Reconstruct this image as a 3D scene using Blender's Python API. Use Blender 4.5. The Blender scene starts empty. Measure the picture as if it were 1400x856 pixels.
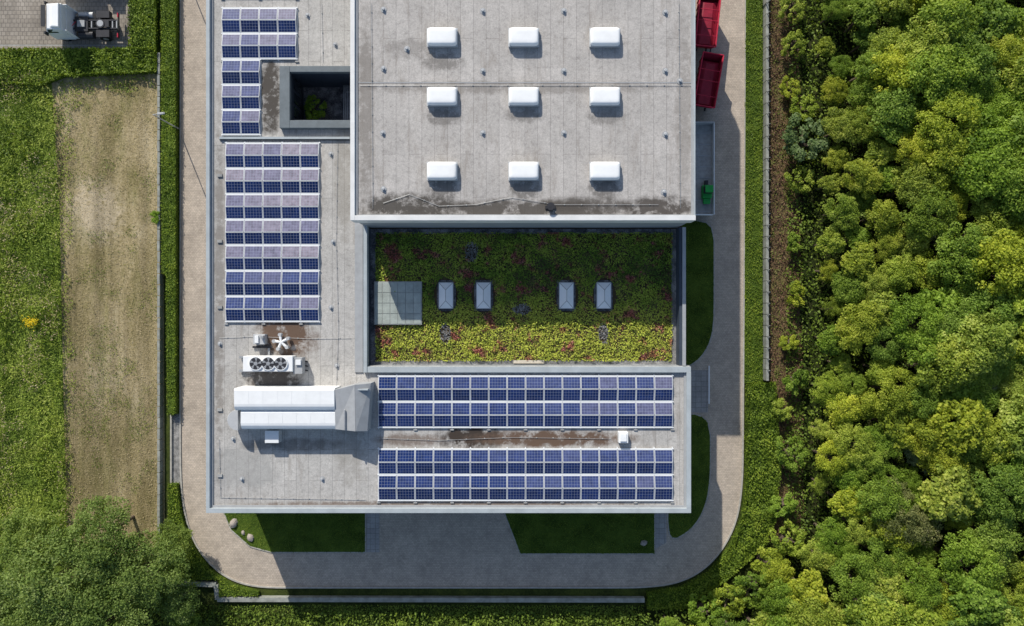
import bpy, math, random
import numpy as np
from mathutils import Vector
random.seed(7); RNG=np.random.default_rng(11)
sc=bpy.context.scene
CAMH=65.0; F=933.33
# image pixel coordinates, projected back through the camera to height z -> metres
def P(u,v,z=0.0):
    s=(CAMH-z)/F
    return ((u-700)*s,(428-v)*s)
# ---------------------------------------------------------------- materials
class NT:
    def __init__(s,name,rough=.8,spec=.3,metal=0.0):
        s.m=bpy.data.materials.new(name); s.m.use_nodes=True
        s.nt=s.m.node_tree; s.b=s.nt.nodes['Principled BSDF']
        s.b.inputs['Roughness'].default_value=rough
        s.b.inputs['Specular IOR Level'].default_value=spec
        s.b.inputs['Metallic'].default_value=metal
        s.geo=s.nt.nodes.new('ShaderNodeNewGeometry'); s.pos=s.geo.outputs['Position']
    def link(s,a,b): s.nt.links.new(a,b)
    def noise(s,scale,detail=4,rough=.6,vec=None,stretch=None,off=None):
        n=s.nt.nodes.new('ShaderNodeTexNoise'); n.inputs['Scale'].default_value=scale
        n.inputs['Detail'].default_value=detail; n.inputs['Roughness'].default_value=rough
        v=vec or s.pos
        if stretch or off:
            mp=s.nt.nodes.new('ShaderNodeMapping'); mp.inputs['Scale'].default_value=stretch or (1,1,1)
            if off: mp.inputs['Location'].default_value=off
            s.link(v,mp.inputs['Vector']); v=mp.outputs[0]
        s.link(v,n.inputs['Vector']); return n.outputs['Fac']
    def contrast(s,f,k): return s.math('ADD',s.math('MULTIPLY',f,k),.5-.5*k,True)
    def ramp(s,fac,stops):
        r=s.nt.nodes.new('ShaderNodeValToRGB'); cr=r.color_ramp
        while len(cr.elements)<len(stops): cr.elements.new(.5)
        for e,(p,c) in zip(cr.elements,stops):
            e.position=p; e.color=(c[0],c[1],c[2],1) if not isinstance(c,(int,float)) else (c,c,c,1)
        s.link(fac,r.inputs[0]); return r.outputs[0]
    def mix(s,a,b,fac,mode='MIX'):
        n=s.nt.nodes.new('ShaderNodeMix'); n.data_type='RGBA'; n.blend_type=mode
        for i,x in ((0,fac),(6,a),(7,b)):
            if isinstance(x,(int,float)): n.inputs[i].default_value=x if i==0 else (x,x,x,1)
            elif isinstance(x,tuple): n.inputs[i].default_value=(x[0],x[1],x[2],1)
            else: s.link(x,n.inputs[i])
        return n.outputs[2]
    def math(s,op,a,b=0.0,clamp=False):
        n=s.nt.nodes.new('ShaderNodeMath'); n.operation=op; n.use_clamp=clamp
        for i,x in ((0,a),(1,b)):
            if isinstance(x,(int,float)): n.inputs[i].default_value=x
            else: s.link(x,n.inputs[i])
        return n.outputs[0]
    def blob(s,cx,cy,rx,ry,nscale=1.2,lo=.35,hi=.65):
        mp=s.nt.nodes.new('ShaderNodeMapping'); mp.inputs['Location'].default_value=(-cx/rx,-cy/ry,0)
        mp.inputs['Scale'].default_value=(1/rx,1/ry,0); s.link(s.pos,mp.inputs['Vector'])
        l=s.nt.nodes.new('ShaderNodeVectorMath'); l.operation='LENGTH'; s.link(mp.outputs[0],l.inputs[0])
        d=s.math('SUBTRACT',1.35,l.outputs['Value'],True)
        n=s.contrast(s.noise(nscale,7,.72),2.0)
        k=s.math('MULTIPLY',d,n)
        return s.ramp(k,[(lo*.4,0.0),(hi*.62,1.0)])
    def bump(s,h,strength=.4,dist=.05):
        b=s.nt.nodes.new('ShaderNodeBump'); b.inputs['Strength'].default_value=strength; b.inputs['Distance'].default_value=dist
        s.link(h,b.inputs['Height']); s.link(b.outputs[0],s.b.inputs['Normal'])
    def color(s,c):
        if isinstance(c,tuple): s.b.inputs['Base Color'].default_value=(c[0],c[1],c[2],1)
        else: s.link(c,s.b.inputs['Base Color'])
        return s.m
def plain(name,c,rough=.6,var=.18,scale=2.0,spec=.3,metal=0.0):
    n=NT(name,rough,spec,metal)
    f=n.ramp(n.noise(scale,6,.65),[(.3,1-var),(.7,1+var*.5)])
    return n.color(n.mix(tuple(c),f,1.0,'MULTIPLY'))
def brickmat(name,c1,c2,cm,bw,rh,mortar,rough=.85,nvar=.3,rot=0,off=.5):
    n=NT(name,rough)
    mp=n.nt.nodes.new('ShaderNodeMapping'); mp.inputs['Rotation'].default_value=(0,0,rot); n.link(n.pos,mp.inputs[0])
    b=n.nt.nodes.new('ShaderNodeTexBrick'); b.offset=off
    b.inputs['Color1'].default_value=(*c1,1); b.inputs['Color2'].default_value=(*c2,1); b.inputs['Mortar'].default_value=(*cm,1)
    b.inputs['Scale'].default_value=1; b.inputs['Brick Width'].default_value=bw; b.inputs['Row Height'].default_value=rh
    b.inputs['Mortar Size'].default_value=mortar; b.inputs['Mortar Smooth'].default_value=.2
    n.link(mp.outputs[0],b.inputs['Vector'])
    f=n.ramp(n.noise(.35,6,.65),[(.3,1-nvar),(.7,1+nvar*.35)])
    g=n.ramp(n.noise(6,5,.7),[(.3,.82),(.7,1.1)])
    c=n.mix(n.mix(b.outputs['Color'],f,1.0,'MULTIPLY'),g,1.0,'MULTIPLY')
    return n,c
def roofmat(name,base,sheetw,sheetl,rot,stains=(),var=.16,seam=.66,stv=.5,st2v=.5):
    b2=tuple(x*.91 for x in base); cm=tuple(x*seam for x in base)
    n,c=brickmat(name,base,b2,cm,sheetl,sheetw,.024,.85,var,rot,.37)
    s=n.ramp(n.noise(2.6,8,.78),[(.3,.70),(.5,1.0),(.7,1.08)])
    c=n.mix(c,s,1.0,'MULTIPLY')
    sp=n.ramp(n.noise(11,3,.8),[(.3,.78),(.6,1.06)])
    c=n.mix(c,sp,1.0,'MULTIPLY')
    st=n.ramp(n.noise(.8,7,.75,stretch=(1.6,.3,1)),[(.53,0.0),(.68,stv)])
    c=n.mix(c,(.24,.21,.18),st)
    st2=n.ramp(n.noise(3.2,5,.8),[(.60,0.0),(.72,st2v)])
    c=n.mix(c,(.20,.18,.16),st2)
    for (u,v,ru,rv,z,col,amt,ns) in stains:
        x,y=P(u,v,z); k=(CAMH-z)/F
        f=n.blob(x,y,ru*k,rv*k,ns)
        c=n.mix(c,col,n.math('MULTIPLY',f,amt))
    n.bump(n.noise(9,4,.7),.3,.02)
    return n.color(c)
def leafmat(name,stops,nscale=.5,wt=.5,trans=.25,objcol=False,rough=.6,con=1.9):
    n=NT(name,rough,.25)
    a=n.nt.nodes.new('ShaderNodeAttribute'); a.attribute_name='tone'
    f=n.math('ADD',n.math('MULTIPLY',a.outputs['Fac'],wt),n.math('MULTIPLY',n.contrast(n.noise(nscale,5,.6),con),1-wt))
    c=n.ramp(f,stops)
    if objcol:
        o=n.nt.nodes.new('ShaderNodeObjectInfo'); c=n.mix(c,o.outputs['Color'],1.0,'MULTIPLY')
    n.color(c)
    t=n.nt.nodes.new('ShaderNodeBsdfTranslucent'); n.link(n.mix(c,(1.35,1.3,.6),1.0,'MULTIPLY'),t.inputs['Color'])
    mx=n.nt.nodes.new('ShaderNodeMixShader'); mx.inputs[0].default_value=trans
    n.link(n.b.outputs[0],mx.inputs[1]); n.link(t.outputs[0],mx.inputs[2])
    n.link(mx.outputs[0],n.nt.nodes['Material Output'].inputs['Surface'])
    return n.m
def groundmat(name,stops,s1=.4,s2=5,bump=.4,stretch=None,con=1.8):
    n=NT(name,.95,.1)
    f=n.math('ADD',n.math('MULTIPLY',n.noise(s1,6,.65,stretch=stretch),.55),n.math('MULTIPLY',n.noise(s2,6,.75),.45))
    c=n.ramp(n.contrast(f,con),stops); n.bump(n.noise(s2*2,5,.75),bump,.08)
    return n,c

WHITE=plain('white_metal',(.80,.81,.81),.45,.06,1.5)
OPAL=plain('opal_skylight',(.84,.85,.85),.35,.08,1.0)
COPE=plain('coping_metal',(.40,.44,.46),.5,.16,.8)
COPEW=plain('white_coping',(.72,.72,.71),.5,.14,.7)
WALLG=plain('grey_cladding',(.30,.32,.34),.7,.12,.6)
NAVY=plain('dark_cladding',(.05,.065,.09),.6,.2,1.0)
GLASS=plain('window_glass',(.03,.04,.05),.08,.1,1,.6)
STEEL=plain('galvanised_steel',(.38,.39,.40),.45,.2,3,.5,.3)
ALU=plain('aluminium_frame',(.66,.68,.70),.4,.08,2)
DARK=plain('dark_metal',(.035,.035,.04),.5,.2,3)
RUBBER=plain('tyre_rubber',(.02,.02,.02),.9,.2,5)
CONC=plain('concrete',(.36,.36,.35),.9,.3,2.5)
KERB=plain('kerb_stone',(.42,.40,.36),.9,.25,3)
WALLC=plain('boundary_wall_concrete',(.30,.31,.28),.9,.4,1.5)
RED=plain('red_paint',(.50,.015,.05),.5,.25,1.2)
REDD=plain('dark_red_paint',(.28,.012,.035),.6,.3,1.5)
GREENP=plain('green_paint',(.02,.34,.06),.5,.2,2)
BARK=plain('bark',(.12,.09,.065),.95,.4,5)
STONE=plain('boulder_stone',(.38,.33,.29),.95,.35,4)
GREYD=plain('lead_grey_sheet',(.36,.37,.38),.55,.15,1.5)
DUSTY=plain('frosted_glass_panel',(.38,.42,.385),.45,.35,.9,.4)
LAMPM=plain('lamp_grey',(.45,.46,.47),.5,.1,3)
SANDST=plain('light_gravel_patch',(.60,.54,.44),.9,.2,4)

br=(.13,.085,.06); dk=(.11,.10,.09)
ROOFH=roofmat('hall_bitumen_roof',(.52,.49,.46),1.0,9,math.pi/2,
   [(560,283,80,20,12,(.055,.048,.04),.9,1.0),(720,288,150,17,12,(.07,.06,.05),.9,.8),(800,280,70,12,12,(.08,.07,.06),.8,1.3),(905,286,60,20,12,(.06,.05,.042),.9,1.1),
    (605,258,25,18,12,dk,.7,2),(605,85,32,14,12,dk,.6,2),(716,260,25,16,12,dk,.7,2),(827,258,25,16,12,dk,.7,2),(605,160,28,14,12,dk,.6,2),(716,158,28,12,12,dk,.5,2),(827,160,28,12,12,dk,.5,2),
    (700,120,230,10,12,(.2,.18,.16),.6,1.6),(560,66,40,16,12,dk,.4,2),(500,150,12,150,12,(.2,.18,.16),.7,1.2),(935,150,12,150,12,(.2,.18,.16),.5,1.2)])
ROOFW=roofmat('bitumen_roof',(.53,.51,.48),1.0,7,math.pi/2,
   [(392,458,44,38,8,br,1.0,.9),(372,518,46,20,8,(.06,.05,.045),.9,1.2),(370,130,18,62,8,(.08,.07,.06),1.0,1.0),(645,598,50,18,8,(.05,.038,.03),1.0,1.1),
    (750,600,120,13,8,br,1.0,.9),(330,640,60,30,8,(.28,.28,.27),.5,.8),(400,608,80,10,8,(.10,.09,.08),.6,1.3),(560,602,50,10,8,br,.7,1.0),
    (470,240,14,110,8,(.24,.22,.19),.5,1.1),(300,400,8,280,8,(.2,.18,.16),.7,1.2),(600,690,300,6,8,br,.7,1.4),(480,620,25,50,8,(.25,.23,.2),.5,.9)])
n,c=brickmat('paving_road',(.58,.49,.395),(.48,.41,.335),(.31,.265,.22),.24,.16,.010,.9,.16)
tr=n.ramp(n.noise(.8,6,.7),[(.35,.84),(.65,1.06)]); n.bump(n.noise(12,3,.7),.2,.01)
c=n.mix(c,(.22,.19,.15),n.ramp(n.noise(.5,8,.8,stretch=(1,.4,1)),[(.56,0.0),(.72,.5)])); PAVE=n.color(n.mix(c,tr,1.0,'MULTIPLY'))
n,c=brickmat('paving_slabs',(.42,.40,.38),(.35,.335,.32),(.22,.21,.20),.5,.5,.02,.9,.25,0,0); SLAB=n.color(c)
n,c=brickmat('parking_paving',(.40,.355,.30),(.33,.29,.24),(.20,.175,.15),.4,.4,.03,.9,.4,.0,.5); PARK=n.color(c)
n,c=groundmat('ground_soil_grass',[(.3,(.02,.03,.008)),(.5,(.045,.06,.015)),(.7,(.08,.10,.02))]); GROUND=n.color(c)
n,c=groundmat('meadow_ground',[(.3,(.06,.10,.015)),(.5,(.13,.18,.03)),(.7,(.22,.27,.05))],.35,4); MEAD=n.color(c)
n,c=groundmat('dry_field',[(.15,(.14,.115,.05)),(.38,(.25,.205,.10)),(.58,(.37,.30,.17)),(.85,(.51,.43,.28))],.30,4.5,.8,(1,.35,1),2.4)
x,y=P(130,290); f=n.blob(x,y,3.0,3.4,1.5); c=n.mix(c,(.56,.47,.34),n.math('MULTIPLY',f,.6))
gs=n.ramp(n.noise(.45,7,.75,stretch=(1,.35,1)),[(.50,0.0),(.66,.6)]); c=n.mix(c,(.15,.15,.045),gs)
ms=n.ramp(n.noise(.9,3,.5,stretch=(1,.03,1)),[(.40,.78),(.60,1.12)]); c=n.mix(c,ms,1.0,'MULTIPLY'); DRY=n.color(c)
n,c=groundmat('lawn_grass',[(.3,(.03,.055,.008)),(.5,(.06,.10,.014)),(.7,(.10,.15,.022))],.6,7); LAWN=n.color(c)
n,c=groundmat('gravel',[(.3,(.12,.12,.115)),(.5,(.25,.245,.235)),(.65,(.42,.41,.39))],1.5,14,.7); GRAVEL=n.color(c)
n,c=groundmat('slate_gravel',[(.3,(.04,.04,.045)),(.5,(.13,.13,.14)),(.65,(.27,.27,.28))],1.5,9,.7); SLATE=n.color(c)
n,c=groundmat('forest_floor',[(.3,(.010,.016,.004)),(.5,(.022,.033,.008)),(.7,(.05,.05,.02))],.6,5); FLOOR=n.color(c)
n,c=groundmat('verge_soil',[(.3,(.06,.045,.025)),(.5,(.14,.09,.055)),(.7,(.18,.16,.06))],.5,5,.7); VERGE=n.color(c)
n,c=groundmat('sedum_substrate',[(.3,(.05,.035,.02)),(.5,(.09,.065,.04)),(.7,(.12,.10,.05))],.5,5,.7); SEDG=n.color(c)

TREEL=leafmat('tree_leaves',[(.12,(.085,.135,.018)),(.38,(.20,.275,.032)),(.58,(.32,.395,.05)),(.85,(.46,.50,.10))],.22,.55,.40,True)
HEDGEL=leafmat('hedge_leaves',[(.2,(.06,.105,.011)),(.5,(.155,.23,.02)),(.8,(.30,.37,.04))],.8,.45)
MEADL=leafmat('meadow_blades',[(.18,(.085,.145,.018)),(.42,(.19,.27,.032)),(.62,(.32,.39,.06)),(.85,(.48,.50,.15))],.30,.4)
GRASSL=leafmat('grass_blades',[(.25,(.06,.11,.010)),(.5,(.13,.20,.018)),(.75,(.23,.28,.035))],.8,.5)
DRYL=leafmat('dry_blades',[(.2,(.18,.16,.055)),(.5,(.37,.30,.165)),(.8,(.56,.47,.30))],.5,.6,.1)
VERGEL=leafmat('verge_weeds',[(.2,(.07,.10,.02)),(.38,(.15,.19,.03)),(.5,(.20,.105,.065)),(.60,(.16,.10,.06)),(.70,(.17,.22,.04)),(.85,(.34,.28,.14))],.7,.45,.15)
DARKL=leafmat('understory_leaves',[(.2,(.05,.09,.012)),(.5,(.14,.21,.025)),(.8,(.25,.32,.045))],.5,.55)
YEL=leafmat('yellow_flowers',[(.3,(.65,.46,.01)),(.7,(.9,.70,.02))],1,.7)
# sedum: green / lime cushions, with separate drifts of maroon plants
n=NT('sedum_plants',.8,.2); a=n.nt.nodes.new('ShaderNodeAttribute'); a.attribute_name='tone'
g1=n.contrast(n.noise(.38,7,.68),2.8)
f=n.math('ADD',n.math('MULTIPLY',a.outputs['Fac'],.30),n.math('MULTIPLY',g1,.70))
c=n.ramp(f,[(.15,(.07,.11,.025)),(.35,(.13,.21,.028)),(.52,(.24,.34,.04)),(.66,(.38,.45,.06)),(.80,(.17,.23,.035))])
x,y=P(720,472,6.8); fy=n.blob(x,y,17.5,3.1,.9,.05,.22)
c=n.mix(c,n.ramp(n.noise(1.4,6,.7),[(.35,(.30,.35,.05)),(.5,(.52,.54,.08)),(.65,(.34,.42,.06))]),n.math('MULTIPLY',fy,.85))
redm=n.ramp(n.noise(.6,8,.72,off=(13,41,5)),[(.545,0.0),(.59,1.0)])
redc=n.ramp(n.noise(2.2,5,.7,off=(3,7,1)),[(.35,(.18,.06,.045)),(.5,(.36,.05,.085)),(.62,(.44,.13,.16))])
c=n.mix(c,redc,n.math('MULTIPLY',redm,.85))
brm=n.ramp(n.noise(.7,7,.72,off=(53,21,9)),[(.60,0.0),(.66,.7)]); c=n.mix(c,(.17,.12,.07),brm)
SEDL=n.color(c)
# solar cells
n=NT('solar_cells',.15,.5); uv=n.nt.nodes.new('ShaderNodeUVMap'); sx=n.nt.nodes.new('ShaderNodeSeparateXYZ'); n.link(uv.outputs[0],sx.inputs[0])
def line(o,k,w):
    fr=n.math('FRACT',n.math('MULTIPLY',o,k)); d=n.math('ABSOLUTE',n.math('SUBTRACT',fr,.5)); return n.math('GREATER_THAN',d,.5-w)
l=n.math('MAXIMUM',line(sx.outputs[0],6,.04),line(sx.outputs[1],4,.04))
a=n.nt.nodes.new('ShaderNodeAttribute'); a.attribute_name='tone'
base=n.ramp(a.outputs['Fac'],[(0,(.002,.008,.045)),(.35,(.010,.028,.125)),(.65,(.055,.075,.19)),(1,(.27,.24,.29))])  # pale lavender end is sky reflection painted into the cell colour
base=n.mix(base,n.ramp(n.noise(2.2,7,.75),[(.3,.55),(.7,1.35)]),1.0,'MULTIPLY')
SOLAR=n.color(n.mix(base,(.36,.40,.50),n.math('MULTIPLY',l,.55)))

# ---------------------------------------------------------------- mesh builder
class MB:
    def __init__(s): s.v=[];s.f=[];s.m=[];s.mats=[];s.uv={};s.tone={}
    def mi(s,m):
        if m not in s.mats: s.mats.append(m)
        return s.mats.index(m)
    def face(s,pts,m):
        b=len(s.v); s.v+= [tuple(p) for p in pts]; s.f.append(tuple(range(b,b+len(pts)))); s.m.append(s.mi(m)); return len(s.f)-1
    def hexa(s,p,m,top=None):
        b=len(s.v); s.v+=[tuple(q) for q in p]
        for k,q in enumerate(((3,2,1,0),(4,5,6,7),(0,1,5,4),(1,2,6,5),(2,3,7,6),(3,0,4,7))):
            s.f.append(tuple(b+i for i in q)); s.m.append(s.mi(top if (top and k==1) else m))
    def box(s,x0,x1,y0,y1,z0,z1,m,top=None):
        if x0>x1:x0,x1=x1,x0
        if y0>y1:y0,y1=y1,y0
        s.hexa([(x0,y0,z0),(x1,y0,z0),(x1,y1,z0),(x0,y1,z0),(x0,y0,z1),(x1,y0,z1),(x1,y1,z1),(x0,y1,z1)],m,top)
    def pbox(s,u0,v0,u1,v1,z0,z1,m,top=None,zr=None):
        zr=z1 if zr is None else zr
        a=P(u0,v0,zr); b=P(u1,v1,zr); s.box(a[0],b[0],b[1],a[1],z0,z1,m,top)
    def cyl(s,p0,p1,r0,r1,n,m,cap=True):
        p0=Vector(p0);p1=Vector(p1);d=(p1-p0).normalized()
        t=d.cross(Vector((0,0,1)) if abs(d.z)<.9 else Vector((1,0,0))).normalized(); w=d.cross(t)
        b=len(s.v)
        for p,r in((p0,r0),(p1,r1)):
            for i in range(n):
                a=2*math.pi*i/n; s.v.append(tuple(p+t*math.cos(a)*r+w*math.sin(a)*r))
        k=s.mi(m)
        for i in range(n):
            j=(i+1)%n; s.f.append((b+i,b+j,b+n+j,b+n+i)); s.m.append(k)
        if cap:
            s.f.append(tuple(b+n-1-i for i in range(n))); s.m.append(k); s.f.append(tuple(b+n+i for i in range(n))); s.m.append(k)
    def rings(s,rings,m,cap=True):
        b=len(s.v);n=len(rings[0]);k=s.mi(m)
        for r in rings: s.v+=[tuple(q) for q in r]
        for q in range(len(rings)-1):
            for i in range(n):
                j=(i+1)%n; s.f.append((b+q*n+i,b+q*n+j,b+(q+1)*n+j,b+(q+1)*n+i)); s.m.append(k)
        if cap: s.f.append(tuple(b+(len(rings)-1)*n+i for i in range(n))); s.m.append(k)
    def dome(s,cx,cy,z,w,d,h,m,e=.35,n=28):
        rr=[]
        for sw,hh in ((1,0),(.99,.45),(.95,.75),(.86,.93),(.7,.99),(.4,1.0)):
            r=[]
            for i in range(n):
                a=2*math.pi*i/n; ca,sa=math.cos(a),math.sin(a)
                r.append((cx+(w/2-(1-sw)*d*.5)*math.copysign(abs(ca)**e,ca),cy+d/2*sw*math.copysign(abs(sa)**e,sa),z+h*hh))
            rr.append(r)
        s.rings(rr,m)
    def prism(s,pts,z0,z1,side,top):
        n=len(pts); ar=sum(pts[i][0]*pts[(i+1)%n][1]-pts[(i+1)%n][0]*pts[i][1] for i in range(n))
        if ar<0: pts=pts[::-1]
        b=len(s.v); s.v+=[(x,y,z0) for x,y in pts]+[(x,y,z1) for x,y in pts]
        s.f.append(tuple(b+n+i for i in range(n))); s.m.append(s.mi(top))
        for i in range(n):
            j=(i+1)%n; s.f.append((b+i,b+j,b+n+j,b+n+i)); s.m.append(s.mi(side))
    def build(s,name,parent=None,loc=(0,0,0),rz=0,bevel=0,smooth=False):
        me=bpy.data.meshes.new(name); me.from_pydata(s.v,[],s.f)
        for m in s.mats: me.materials.append(m)
        me.polygons.foreach_set('material_index',s.m)
        if s.uv:
            ul=me.uv_layers.new(name='UVMap')
            for fi,uvs in s.uv.items():
                for li,q in zip(me.polygons[fi].loop_indices,uvs): ul.data[li].uv=q
        if s.tone:
            at=me.attributes.new('tone','FLOAT','FACE')
            for fi,t in s.tone.items(): at.data[fi].value=t
        if smooth:
            me.polygons.foreach_set('use_smooth',[True]*len(me.polygons))
        me.update()
        o=bpy.data.objects.new(name,me); sc.collection.objects.link(o); o.location=loc; o.rotation_euler=(0,0,rz)
        if parent: o.parent=parent
        if bevel:
            bv=o.modifiers.new('bevel','BEVEL'); bv.width=bevel; bv.segments=2; bv.limit_method='ANGLE'
        return o
def empty(name,loc=(0,0,0),rz=0):
    o=bpy.data.objects.new(name,None); sc.collection.objects.link(o); o.location=loc; o.rotation_euler=(0,0,rz); return o
def PP(l,z=0): return [P(u,v,z) for u,v in l]
def chaikin(pts,it=2,closed=False,keep=()):
    for _ in range(it):
        q=[]; n=len(pts)
        if not closed: q.append(pts[0])
        for i in range(n if closed else n-1):
            a=pts[i];b=pts[(i+1)%n]; L=math.hypot(b[0]-a[0],b[1]-a[1])
            t=.25 if L<80 else min(.25,14/L)
            q.append((a[0]+(b[0]-a[0])*t,a[1]+(b[1]-a[1])*t)); q.append((b[0]-(b[0]-a[0])*t,b[1]-(b[1]-a[1])*t))
        if not closed: q.append(pts[-1])
        pts=q
    return pts

# ---------------------------------------------------------------- quad soup (leaves)
def quadmesh(name,V,mi,tone,mats):
    N=len(V); me=bpy.data.meshes.new(name)
    me.vertices.add(4*N); me.vertices.foreach_set('co',V.reshape(-1).astype(np.float32))
    me.loops.add(4*N); me.loops.foreach_set('vertex_index',np.arange(4*N,dtype=np.int32))
    me.polygons.add(N); me.polygons.foreach_set('loop_start',np.arange(0,4*N,4,dtype=np.int32))
    me.polygons.foreach_set('material_index',mi.astype(np.int32))
    for m in mats: me.materials.append(m)
    at=me.attributes.new('tone','FLOAT','FACE'); at.data.foreach_set('value',tone.astype(np.float32))
    me.update(calc_edges=True); me.validate(); return me
def unit(a): return a/np.maximum(np.linalg.norm(a,axis=1,keepdims=True),1e-6)
def leaves(C,Nn,size,aspect=.6):
    n=len(C); Nn=unit(Nn); r=RNG.normal(size=(n,3)); t=unit(np.cross(Nn,r)); b=np.cross(Nn,t)
    sz=(size*RNG.uniform(.65,1.35,n))[:,None]
    return np.stack([C-t*sz*.5,C-b*sz*.5*aspect+Nn*sz*.08,C+t*sz*.5,C+b*sz*.5*aspect+Nn*sz*.08],1)
def vn(x,y,scale,seed=0):
    r=np.random.default_rng(seed); G=r.random((64,64)); x=x/scale+1000;y=y/scale+1000
    xi=np.floor(x).astype(int);yi=np.floor(y).astype(int);fx=x-xi;fy=y-yi;fx=fx*fx*(3-2*fx);fy=fy*fy*(3-2*fy)
    g=lambda i,j:G[i%64,j%64]
    return (g(xi,yi)*(1-fx)+g(xi+1,yi)*fx)*(1-fy)+(g(xi,yi+1)*(1-fx)+g(xi+1,yi+1)*fx)*fy
def inpoly(x,y,poly):
    r=np.zeros(len(x),bool); n=len(poly)
    for i in range(n):
        x0,y0=poly[i];x1,y1=poly[(i+1)%n]
        if y0==y1: continue
        c=((y0>y)!=(y1>y))&(x<(x1-x0)*(y-y0)/(y1-y0)+x0); r^=c
    return r
def field(name,poly,dens,h,size,mat,z0=0.0,lump=.5,ls=1.2,upbias=1.0,seed=1,fill=None,spread=.25,aspect=.6,holes=None,jit=.0,patch=None):
    xs=[p[0] for p in poly];ys=[p[1] for p in poly]
    A=(max(xs)-min(xs))*(max(ys)-min(ys)); n=int(A*dens)
    x=RNG.uniform(min(xs),max(xs),n);y=RNG.uniform(min(ys),max(ys),n)
    wx=x+(vn(x,y,1.0,seed+5)-.5)*jit; wy=y+(vn(x,y,1.0,seed+6)-.5)*jit
    k=inpoly(wx,wy,poly)
    if patch: k&=(.6*vn(x,y,patch[0],seed+8)+.4*vn(x,y,patch[0]*.35,seed+9)+RNG.normal(size=n)*.05>patch[1])
    if holes is not None:
        for hx,hy,hr in holes: k&=~(((x-hx)/hr[0])**2+((y-hy)/hr[1])**2<1)
    x=x[k];y=y[k];n=len(x)
    l=.65*vn(x,y,ls,seed)+.35*vn(x,y,ls*.4,seed+1)
    hh=h*(1-lump+lump*l*1.4)
    z=z0+hh*(1-spread*RNG.random(n)**1.5)
    gx=(vn(x+.15,y,ls,seed)-vn(x-.15,y,ls,seed))*h*lump/.3; gy=(vn(x,y+.15,ls,seed)-vn(x,y-.15,ls,seed))*h*lump/.3
    Nn=np.stack([-gx,-gy,np.full(n,1.0)],1)*upbias+RNG.normal(size=(n,3))*.55
    V=leaves(np.stack([x,y,z],1),Nn,size,aspect)
    tone=np.clip(.25+.5*RNG.random(n)+.35*(l-.5),0,1)
    me=quadmesh(name,V,np.zeros(n),tone,[mat]); o=bpy.data.objects.new(name,me); sc.collection.objects.link(o)
    if fill: 
        m=MB(); m.prism(list(poly),z0,z0+h*(1-lump)*.85,fill,fill); c=m.build('hedge_core',o)
    return o
def hedge(name,poly,h,dens=130,size=.16,mat=HEDGEL,lump=.3,seed=3,jit=.35,ls=.9):
    o=field(name,poly,dens,h,size,mat,0,lump,ls,.9,seed,LAWN,.35,.65,None,jit)
    V=[];T=[]
    for i in range(len(poly)):
        a=np.array(poly[i]);b=np.array(poly[(i+1)%len(poly)]); L=np.linalg.norm(b-a)
        if L<.05: continue
        k=int(L*h*90); t=RNG.random(k)[:,None]; q=a+(b-a)*t+RNG.normal(size=(k,2))*.06
        nn=np.array([(b-a)[1],-(b-a)[0]])/L; C=np.column_stack([q,RNG.uniform(.02,h*.85,k)])
        N_=np.column_stack([np.tile(nn,(k,1)),np.full(k,.5)])+RNG.normal(size=(k,3))*.5
        V.append(leaves(C,N_,size)); T.append(RNG.uniform(.2,.8,k))
    V=np.concatenate(V); me=quadmesh('side_leaves',V,np.zeros(len(V)),np.concatenate(T),[mat])
    c=bpy.data.objects.new('side_leaves',me); sc.collection.objects.link(c); c.parent=o
    return o
def tubeq(p0,p1,r0,r1,n=7):
    p0=np.array(p0,float);p1=np.array(p1,float);d=p1-p0;d/=np.linalg.norm(d)
    t=np.cross(d,[.3,.9,.1]);t/=np.linalg.norm(t);w=np.cross(d,t);Q=[]
    for i in range(n):
        a=2*math.pi*i/n;b=2*math.pi*(i+1)/n
        f=lambda p,r,g:p+t*math.cos(g)*r+w*math.sin(g)*r
        Q.append([f(p0,r0,a),f(p0,r0,b),f(p1,r1,b),f(p1,r1,a)])
    return np.array(Q)
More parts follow.
